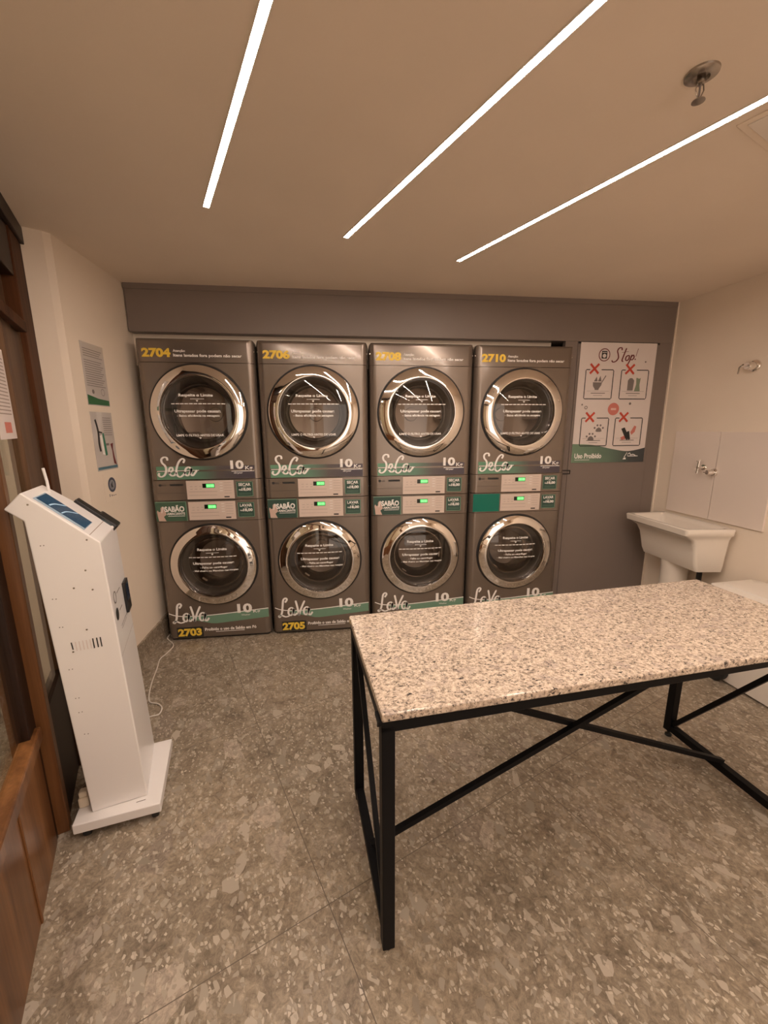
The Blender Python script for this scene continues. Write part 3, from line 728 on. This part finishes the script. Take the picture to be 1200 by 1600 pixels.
def paw(bm, cx, cz, s=1.0):
    poly(bm, Fp, [(cx-.024*s, cz-.012*s), (cx-.012*s, cz-.016*s), (cx+.012*s, cz-.016*s), (cx+.024*s, cz-.012*s), (cx+.018*s, cz+.006*s), (cx, cz+.016*s), (cx-.018*s, cz+.006*s)], .003)
    for a, b in ((-.032,.012),(-.012,.030),(.012,.030),(.032,.012)): disc(bm, Fp, cx+a*s, cz+b*s, .0075*s, .003, 12)
dec('paw_print_picture', PO, M_greyprint, lambda bm: (paw(bm, .190, .235), paw(bm, .135, .175)))
dec('shoe_picture', PO, M_blackprint, lambda bm: (poly(bm, Fp, [(.366,.240),(.392,.250),(.432,.178),(.420,.158),(.404,.172)], .003), poly(bm, Fp, [(.404,.215),(.430,.225),(.444,.165),(.430,.160)], .0031)))
dec('heel_picture', PO, M_redsoft, lambda bm: (poly(bm, Fp, [(.440,.215),(.466,.262),(.482,.256),(.474,.218),(.450,.196)], .003), poly(bm, Fp, [(.366,.178),(.396,.192),(.410,.168),(.376,.160)], .003)))
dec('dots', PO, M_greyprint, lambda bm: (disc(bm, Fp, .495, .700, .006, .003), disc(bm, Fp, .046, .408, .006, .003), disc(bm, Fp, .077, .388, .012, .003, 16, .007), disc(bm, Fp, .412, .416, .009, .003)))
dec('foot_lettering', PO, M_white, lambda bm: (text(bm, Fp, 'Uso Proibido', .022, .232, .030, .066, .0032, .03), rect(bm, Fp, .025, .14, .018, .021, .0032)))
dec('logo_picture', PO, M_white, lambda bm: (poly(bm, Fp, [(.402,.020),(.428,.020),(.424,.034),(.408,.030)], .0032), stroke(bm, Fp, [(.412,.034),(.432,.070),(.440,.044),(.520,.044)], .005, .0032, smooth=False), stroke(bm, Fp, [(.440,.058),(.455,.066),(.462,.052),(.480,.056),(.500,.048)], .005, .0033)))

# ------------------------------------------------------------------ notices on the left wall
Fl = lambda y, z: Frame((0,0,0), (0,1,0), (0,0,1), (1,0,0))
def wallpaper(name, y0, z0, w, h, m, lab, cat='notice', t=.0015):
    e = empty(name, (XL+.0008, y0, z0)); tag(e, lab, cat)
    bm = bmesh.new(); rect(bm, Fl(0, 0), 0, w, 0, h, t, t); finish('sheet', bm, m, e); return e
FL = Fl(0, 0)
a = wallpaper('laminated_notice', 2.262, 1.532, .205, .302, M_lam, 'laminated text notice with green foot, upper of the sheets on the left wall')
dec('notice_print', a, M_greyprint, lambda bm: ([rect(bm, FL, .015, .185-(i % 3)*.012, .270-i*.011-(.01 if i > 3 else 0), .2735-i*.011-(.01 if i > 3 else 0), .002) for i in range(16)], disc(bm, FL, .06, .068, .011, .002), disc(bm, FL, .15, .07, .018, .002, 16, .015)) and None)
dec('green_foot', a, mat('notice_green', (.03, .14, .05), .4), lambda bm: [bm.faces.new([bm.verts.new(FL.p(x, z, .002)) for x, z in q]) for q in ([(.004,.004),(.10,.004),(.10,.036),(.004,.052)], [(.10,.004),(.201,.004),(.201,.030),(.10,.036)])])
a = wallpaper('advertising_sheet', 2.264, 1.200, .202, .300, M_lam, 'laminated sheet with a figure and a green board, below the text notice')
dec('figure_picture', a, M_blackprint, lambda bm: (stroke(bm, FL, [(.035,.262),(.045,.23),(.05,.19),(.045,.14),(.05,.10)], .016, .002), stroke(bm, FL, [(.05,.20),(.085,.195)], .008, .0022)))
dec('green_board_picture', a, mat('board_green', (.03, .20, .12), .4), lambda bm: poly(bm, FL, [(.085,.19),(.10,.195),(.112,.08),(.092,.075)], .0022))
dec('white_skirt_picture', a, M_white, lambda bm: poly(bm, FL, [(.058,.18),(.08,.185),(.088,.08),(.066,.085)], .0022))
dec('small_print', a, M_greyprint, lambda bm: ([rect(bm, FL, .105, .185, .27-i*.011, .273-i*.011, .002) for i in range(9)], rect(bm, FL, .11, .14, .128, .140, .002)) and None)
dec('lamp_picture', a, M_maroon, lambda bm: poly(bm, FL, [(.150,.135),(.180,.140),(.172,.110),(.180,.060),(.192,.020),(.165,.030),(.162,.10)], .002))
dec('blue_foot', a, mat('notice_blue', (.08, .18, .24), .4), lambda bm: rect(bm, FL, .004, .198, .006, .020, .002))
a = wallpaper('round_badge_sheet', 2.300, 1.035, .125, .145, M_wall, 'small sheet with a round blue-grey badge, lowest on the left wall', t=.0008)
dec('badge_ring', a, mat('badge_blue', (.07, .08, .12), .5), lambda bm: disc(bm, FL, .077, .083, .040, .0014, 32, .026))
dec('badge_centre', a, mat('badge_pale', (.30, .30, .33), .5), lambda bm: disc(bm, FL, .077, .083, .0255, .0012, 24))
dec('badge_picture', a, M_blackprint, lambda bm: poly(bm, FL, [(.065,.085),(.085,.102),(.080,.085),(.088,.065),(.075,.072),(.070,.060)], .0016))
dec('small_lettering', a, M_greyprint, lambda bm: [rect(bm, FL, x, x+w, .022, .022+h, .0014) for x, w, h in ((.038,.007,.014),(.058,.010,.009),(.076,.012,.005),(.096,.010,.005))] and None)

# ------------------------------------------------------------------ self-service kiosk
KY = math.radians(17.0)
K = empty('payment_kiosk', (-.726, 1.391, 0), KY); tag(K, 'tall white self-service payment kiosk with sloping screen on a flat wheeled base', 'kiosk')
# near side profile (u, z); far side is inset where the back narrows
near = [(-.174,.07),(0,.07),(-.029,1.058),(-.052,1.080),(-.209,1.232),(-.255,1.184),(-.212,1.145)]
def farw(u, z): return .28 if u > -.10 else (.20 if z > 1.0 else .26)
bm = bmesh.new()
A = [bm.verts.new((u, 0, z)) for u, z in near]
B = [bm.verts.new((u, farw(u, z), z)) for u, z in near]
bm.faces.new(A); bm.faces.new(B[::-1])
for i in range(len(A)): bm.faces.new((A[i], B[i], B[(i+1) % len(A)], A[(i+1) % len(A)]))
finish('column', bm, M_kiosk, K, bevel=.004)
# base plate in its own direction
be = Matrix.Rotation(-KY, 4, 'Z') @ Matrix.Translation(Vector((.726, -1.391, 0)))
def kl(x, y, z): return be @ Vector((x, y, z))
base = [(-.934,1.293),(-.665,1.349),(-.744,1.682),(-1.010,1.615)]
bm = bmesh.new(); prism(bm, [(kl(x, y, 0).x, kl(x, y, 0).y) for x, y in base], .032, .069, lambda a, b, t: (a, b, t))
finish('base_plate', bm, M_kiosk, K, bevel=.003)
for x, y in ((-.905,1.325),(-.695,1.370),(-.755,1.64),(-.97,1.58)):
    p = kl(x, y, 0); bm = bmesh.new(); lathe(bm, [(0,-.011),(.019,-.011),(.021,-.006),(.021,.006),(.019,.011),(0,.011)], (p.x, p.y, .021), (1,0,0), (0,1,0), (0,0,1), 20)
    box(bm, p.x-.012, p.x+.012, p.y-.014, p.y+.014, .02, .034)
    finish('caster', bm, M_rubber, K, smooth=40)
# sloping screen
ev = Vector((-.052+.209, 0, 1.080-1.232)).normalized(); sO = Vector((-.209, 0, 1.232)); sN = Vector((-ev.z, 0, ev.x))
Fs = Frame(sO, ev, (0,1,0), sN)
sc = dec('screen_bezel', K, mat('pale_blue_bezel', (.42, .55, .66), .2), lambda bm: rect(bm, Fs, .030, .192, .018, .132, .0016, .001))
m_scr = mat('dark_blue_screen', (.006, .016, .026), .12, emis=(.02, .07, .12), es=.2)
dec('screen', sc, m_scr, lambda bm: rect(bm, Fs, .034, .190, .034, .130, .0024, .0006))
dec('screen_picture', sc, mat('screen_line', (.25, .32, .36), .3, emis=(.25,.33,.38), es=.35), lambda bm: (stroke(bm, Fs, [(.072,.040),(.078,.08),(.10,.126)], .005, .003), stroke(bm, Fs, [(.112,.036),(.118,.08),(.142,.126)], .004, .003)))
dec('lip_groove', K, M_panelline, lambda bm: rect(bm, Fs, .212, .2145, .004, .24, .0008))
bm = bmesh.new(); tube(bm, [(-.185,.170,1.195),(-.187,.170,1.245),(-.192,.171,1.290)], .0045, 8); finish('antenna', bm, M_kiosk, K, smooth=50)
# card reader on the far edge of the slope
cr = empty('tmp2'); bpy.data.objects.remove(cr)
mm = Matrix((ev, Vector((0,1,0)), sN)).transposed().to_4x4(); mm.translation = sO
bm = bmesh.new(); box(bm, .10, .215, .225, .268, -.002, .012, mm); o = finish('reader_bracket', bm, M_blackp, K, bevel=.003)
bm = bmesh.new(); box(bm, .185, .262, .225, .292, -.018, .014, mm); rd = finish('card_reader', bm, M_blackp, K, bevel=.006)
bm = bmesh.new(); box(bm, .205, .255, .2235, .2255, -.012, .006, mm); finish('reader_window', bm, mat('dim_glass', (.05,.07,.08), .1), rd)
bm = bmesh.new(); lathe(bm, [(0,0),(.006,0),(.006,.003),(0,.003)], mm @ Vector((.248,.2235,-.002)), (0,-1,0), (1,0,0), (0,0,1), 14); finish('reader_light', bm, M_white, rd)
# front face labels
ef = Vector((-.029, 0, .988)).normalized(); fO = Vector((0, 0, .07)); fN = Vector((ef.z, 0, -ef.x))
Ff = Frame(fO, (0,1,0), ef, fN)
bm = bmesh.new(); rect(bm, Ff, .195, .265, .655, .775, .010, .010); ph = finish('keypad', bm, M_blackp, K, bevel=.002)
dec('keypad_glass', ph, mat('keypad_blue', (.02, .04, .08), .1), lambda bm: rect(bm, Ff, .203, .257, .70, .765, .0105))
dec('front_label', K, M_greyprint, lambda bm: (disc(bm, Ff, .055, .775, .022, .001, 20, .017), rect(bm, Ff, .09, .15, .775, .779, .001), rect(bm, Ff, .09, .14, .71, .714, .001), rect(bm, Ff, .08, .20, .655, .6575, .001), rect(bm, Ff, .08, .18, .645, .647, .001)))
dec('black_round_mark', K, M_blackprint, lambda bm: disc(bm, Ff, .050, .715, .022, .001, 20))
dec('front_seam', K, M_panelline, lambda bm: (rect(bm, Ff, .004, .276, .575, .5765, .0008),))
# side screws and vents
Fk = Frame((0,0,0), (1,0,0), (0,0,1), (0,-1,0))
hs = [(-.183,1.065),(-.175,1.065),(-.177,.888),(-.168,.887),(-.172,.790),(-.164,.789),(-.167,.637),(-.158,.637),(-.163,.529),(-.154,.528),(-.161,.474),(-.152,.474),(-.156,.388),(-.146,.386)]
dec('screw_holes', K, M_greyprint, lambda bm: [disc(bm, Fk, u, z, .0018, .0008, 10) for u, z in hs] and None)
for u, z in ((-.118,.915),(-.069,.902),(-.102,.767),(-.080,.970),(-.148,.697),(-.196,1.195),(-.064,1.070)):
    bm = bmesh.new(); lathe(bm, [(0,0),(.0032,0),(.0025,.0015),(0,.002)], (u, 0, z), (0,-1,0), (1,0,0), (0,0,1), 10); finish('screw', bm, M_brushed, K, smooth=40)
for u0, z0, u1, z1, m in ((-.149,.731,-.147,.705,M_blackprint),(-.090,.733,-.089,.697,M_blackprint),(-.079,.733,-.078,.698,M_blackprint),(-.069,.733,-.068,.698,M_blackprint)):
    dec('vent_slot', K, m, lambda bm: stroke(bm, Fk, [(u0, z0), (u1, z1)], .0036, .0008, smooth=False))
for k in range(5):
    dec('vent_slot', K, M_paper, lambda bm: stroke(bm, Fk, [(-.138+k*.010, .731), (-.137+k*.010, .698)], .003, .0008, smooth=False))
dec('base_marking', K, M_greyprint, lambda bm: stroke(bm, Frame((0,0,.0695), (1,0,0), (0,1,0), (0,0,1)), [(-.035,-.018),(-.005,-.018)], .003, .0006, smooth=False))
# plug and cord behind the kiosk
pg = empty('power_plug', (-.936, 1.380, .07), KY); tag(pg, 'cream power plug adaptor standing on the kiosk base behind its column', 'plug')
bm = bmesh.new(); box(bm, -.016, .016, -.018, .018, 0, .040); finish('plug_body', bm, M_plug, pg, bevel=.006)
bm = bmesh.new(); box(bm, -.013, .013, -.014, .014, .040, .062); finish('plug_neck', bm, M_plug, pg, bevel=.006)
cp_ = [(-1.165,2.80),(-1.157,2.735),(-1.085,2.640),(-1.092,2.54),(-1.106,2.474),(-1.082,2.366),(-1.050,2.205),(-1.001,2.06),(-.945,2.03),(-.912,1.993),(-.908,1.944),(-.945,1.93),(-1.0,1.88),(-1.03,1.75)]
bm = bmesh.new(); tube(bm, [(x, y, .0045) for x, y in catmull(cp_, 6)], .0035, 8)
o = finish('power_cord', bm, M_cord, K, smooth=60); o.matrix_parent_inverse = (Matrix.Translation(K.location) @ Matrix.Rotation(KY, 4, 'Z')).inverted()

# ------------------------------------------------------------------ granite table
TA = math.radians(5.8)
T = empty('granite_table', (.041, 1.363, 0), TA); tag(T, 'long folding table with speckled granite top on a black steel frame with crossed braces', 'table')
def tb(bm, u0, u1, v0, v1, z0, z1): box(bm, u0, u1, -v1, -v0, z0, z1)
TL, TD = 1.535, .530
bm = bmesh.new(); prism(bm, [(0,0),(TL,0),(TL+.008,-TD-.016),(.002,-TD)], .737, .760, lambda a, b, t: (a, b, t))
finish('stone_top', bm, M_granite, T, bevel=.004)
q = .017; UL, UR, VB, VF = .022, 1.487, .022, .497
ZT = .729
bm = bmesh.new()
for v in (VB, VF): bar(bm, (UL-q, -v, ZT-q), (UR+q, -v, ZT-q), 2*q)
for u in (UL, UR): bar(bm, (u, -VB, ZT-q), (u, -VF, ZT-q), 2*q)
finish('top_frame', bm, M_black, T, bevel=.002)
for u, v in ((UL,VB),(UR,VB),(UL,VF),(UR,VF)):
    bm = bmesh.new(); bar(bm, (u, -v, .03 if v == VB else .006), (u, -v, ZT-q), 2*q)
    lg = finish('leg', bm, M_black, T, bevel=.002)
    bm = bmesh.new(); lathe(bm, [(0,0),(.014,0),(.014,.008),(.007,.012),(.007,.034),(0,.034)], (u, -v, 0), (0,0,1), (1,0,0), (0,1,0), 16); finish('foot', bm, M_rubber, lg, smooth=40)
for u in (UL, UR):
    bm = bmesh.new(); bar(bm, (u, -VB, .048), (u, -VF, .048), .030); finish('floor_rail', bm, M_black, T, bevel=.002)
bm = bmesh.new(); bar(bm, (UL, -VB-.02, ZT-.04), (UL, -VF+.02, .07), .016); finish('end_brace', bm, M_black, T)
bm = bmesh.new(); bar(bm, (UR, -VB-.02, .07), (UR, -VF+.02, ZT-.04), .018); finish('end_brace', bm, M_black, T)
vm = .27
bm = bmesh.new(); bar(bm, (UL, -vm-.008, .082), (UR, -vm-.008, ZT-.03), .018); finish('cross_brace', bm, M_black, T)
bm = bmesh.new(); bar(bm, (UL, -vm+.010, ZT-.03), (UR, -vm+.010, .075), .018); finish('cross_brace', bm, M_black, T)
for u in (.012, .15, .38, .70, 1.02, 1.30, 1.47):
    bm = bmesh.new(); tb(bm, u-.018, u+.018, VF-.012, TD-.004, ZT-.001, .7375); tb(bm, u-.018, u+.018, VF+.014, VF+.018, ZT-.012, .7365)
    finish('support_tab', bm, M_black, T)
for u in (.2, .75, 1.3):
    bm = bmesh.new(); tb(bm, u-.018, u+.018, VB-.008, VB+.02, ZT-.001, .7375); finish('support_tab', bm, M_black, T)

# ------------------------------------------------------------------ wash tub on its pedestal
SK = empty('utility_sink', (2.42, 2.40, 0)); tag(SK, 'white ceramic wash tub on a pedestal against the right wall', 'sink')
bm = bmesh.new()
def ringz(x0, x1, y0, y1, z, r=.03, n=5):
    vs = []
    for cx, cy, a0 in ((x1-r, y1-r, 0), (x0+r, y1-r, 90), (x0+r, y0+r, 180), (x1-r, y0+r, 270)):
        for k in range(n+1):
            a = math.radians(a0+90*k/n); vs.append(bm.verts.new((cx+r*math.cos(a)-2.42, cy+r*math.sin(a)-2.40, z)))
    return vs
xb = 2.402
R = [ringz(2.235, xb, 2.186, 2.63, .520, .018), ringz(2.216, xb, 2.180, 2.634, .56, .02), ringz(2.204, xb, 2.176, 2.637, .62, .02), ringz(2.190, xb, 2.171, 2.641, .68, .02), ringz(2.165, xb, 2.166, 2.648, .728, .02),
     ringz(2.125, xb, 2.160, 2.662, .752, .015), ringz(2.106, xb+.003, 2.148, 2.672, .762, .015), ringz(2.100, xb+.003, 2.145, 2.675, .797, .015), ringz(2.106, xb+.001, 2.151, 2.668, .803, .015),
     ringz(2.128, xb-.03, 2.175, 2.645, .801, .03), ringz(2.146, xb-.045, 2.192, 2.628, .78, .03), ringz(2.24, xb-.06, 2.23, 2.59, .60, .03), ringz(2.27, xb-.08, 2.26, 2.56, .56, .03)]
for ring_ in R:
    for v_ in ring_: v_.co.y -= .12*(v_.co.x+2.42-2.12)*max(0, min(1, (2.66-(v_.co.y+2.40))/.5))
bm.faces.new(R[0][::-1]); bm.faces.new(R[-1])
for A, B in zip(R, R[1:]):
    for i in range(len(A)): bm.faces.new((A[i], A[(i+1) % len(A)], B[(i+1) % len(B)], B[i]))
finish('basin', bm, M_ceramic, SK, smooth=50)
bm = bmesh.new(); lathe(bm, [(.095,0),(.10,.02),(.085,.10),(.078,.35),(.082,.47),(.09,.525),(0,.525)], (2.325-2.42, 2.43-2.40, 0), (0,0,1), (1,0,0), (0,1,0), 40)
finish('pedestal', bm, M_ceramic, SK, smooth=50)
bm = bmesh.new(); tube(bm, [(2.36-2.42, 2.27-2.40, .52), (2.36-2.42, 2.27-2.40, .42), (2.40-2.42, 2.27-2.40, .36)], .016, 12); finish('waste_pipe', bm, M_blackp, SK, smooth=50)
bm = bmesh.new(); lathe(bm, [(0,.0),(.006,.0),(.006,.002),(0,.002)], (xb-.055-2.42, 2.33-2.40, .70), (-1,0,.2), (0,1,0), (0,0,1), 12); finish('overflow_hole', bm, M_blackp, SK)

# glazed tiles behind the tub
for k, (ya, yb, lab) in enumerate(((2.325, 2.652, 'large glossy wall tile above the wash tub, the one nearer the poster'), (1.985, 2.320, 'large glossy wall tile above the wash tub, the one away from the poster'))):
    xw = xr((ya+yb)/2)
    t = bmesh.new(); vs = box(t, xr(2.3)-.014, xr(2.3)-.0005, ya, yb, .822, 1.380)
    for v in vs: v.co.x += xr(v.co.y)-xr(2.3)
    o = finish('wall_tile', t, M_tile, None, bevel=.0015); tag(o, lab, 'tile', 'tile splashback above the wash tub')
# wall tap, stop valve, upper valve
tx = xr(2.40)-.014
tp = empty('wall_tap', (tx, 2.405, 1.150)); tag(tp, 'small chrome wall tap on the tile above the wash tub', 'tap')
bm = bmesh.new(); tube(bm, [(0,0,.0),(-.045,0,.0)], .009, 14); lathe(bm, [(0,0),(.02,0),(.018,.004),(0,.006)], (0,0,0), (-1,0,0), (0,1,0), (0,0,1), 20); finish('tap_body', bm, M_chrome, tp, smooth=45)
bm = bmesh.new(); tube(bm, [(-.038,0,.045),(-.040,0,-.012),(-.044,0,-.038)], [.007,.008,.006], 12); finish('spout', bm, M_chrome, tp, smooth=45)
bm = bmesh.new(); bar(bm, (-.055,0,.042), (-.022,0,.048), .012, .006); finish('lever', bm, M_chrome, tp, bevel=.002)
def valve(name, y, z, r, lab, off):
    x = xr(y)-off; e = empty(name, (x, y, z)); tag(e, lab, 'valve')
    bm = bmesh.new(); lathe(bm, [(0,0),(r,0),(r*.98,.006),(r*.80,.014),(r*.5,.016),(0,.016)], (0,0,0), (-1,0,0), (0,1,0), (0,0,1), 28); finish('escutcheon', bm, M_chrome, e, smooth=45)
    bm = bmesh.new(); lathe(bm, [(0,.014),(r*.62,.014),(r*.62,.05),(r*.5,.056),(0,.056)], (0,0,0), (-1,0,0), (0,1,0), (0,0,1), 24); finish('valve_hub', bm, M_chrome, e, smooth=45)
    return e
v1 = valve('stop_valve', 2.325, 1.127, .026, 'small round chrome stop valve knob beside the wall tap', .014)
bm = bmesh.new(); bar(bm, (-.058,-.022,0), (-.058,.022,0), .007, .008); finish('handle_bar', bm, M_chrome, v1, bevel=.002)
v2 = valve('stop_valve', 2.195, 1.753, .036, 'round chrome stop valve high on the bare right wall', .0)
bm = bmesh.new(); bar(bm, (-.060,-.026,0), (-.060,.026,0), .008, .010); finish('handle_bar', bm, M_chrome, v2, bevel=.002)
bm = bmesh.new(); tube(bm, [(-.05,.024,.012),(-.058,.040,-.004),(-.058,.044,-.040)], .004, 8); finish('hook', bm, M_brushed, v2, smooth=45)

# ------------------------------------------------------------------ lidded bin
BN = empty('wheeled_bin', (2.262, 1.72, 0), math.radians(4)); tag(BN, 'white plastic lidded bin with black wheels at the right wall beyond the table', 'bin')
bm = bmesh.new()
def rr4(x, y, z, r=.03, n=4, cx=0, cy=0):
    vs = []
    for sx_, sy_, a0 in ((1,1,0),(-1,1,90),(-1,-1,180),(1,-1,270)):
        for k in range(n+1):
            a = math.radians(a0+90*k/n); vs.append(bm.verts.new((cx+sx_*(x-r)+r*math.cos(a), cy+sy_*(y-r)+r*math.sin(a), z)))
    return vs
def loft(R, bottom=True, top=True):
    if bottom: bm.faces.new(R[0][::-1])
    if top: bm.faces.new(R[-1])
    for A, B in zip(R, R[1:]):
        for i in range(len(A)): bm.faces.new((A[i], A[(i+1) % len(A)], B[(i+1) % len(B)], B[i]))
loft([rr4(.105,.17,.012), rr4(.125,.20,.30), rr4(.135,.215,.50), rr4(.145,.225,.505), rr4(.145,.225,.525)])
finish('body', bm, M_plastic, BN, smooth=50)
bm = bmesh.new()
loft([rr4(.155,.235,.522), rr4(.158,.238,.530), rr4(.156,.236,.545), rr4(.140,.220,.553), rr4(.12,.20,.553), rr4(.115,.195,.562), rr4(.06,.14,.567)])
finish('lid', bm, M_plastic, BN, smooth=50)
for sx_ in (-1, 1):
    bm = bmesh.new(); lathe(bm, [(0,-.018),(.055,-.018),(.070,-.014),(.070,.014),(.055,.018),(0,.018)], (sx_*.125 if sx_ > 0 else -.125, .150, .070), (1,0,0), (0,1,0), (0,0,1), 32); finish('wheel', bm, M_rubber, BN, smooth=40)
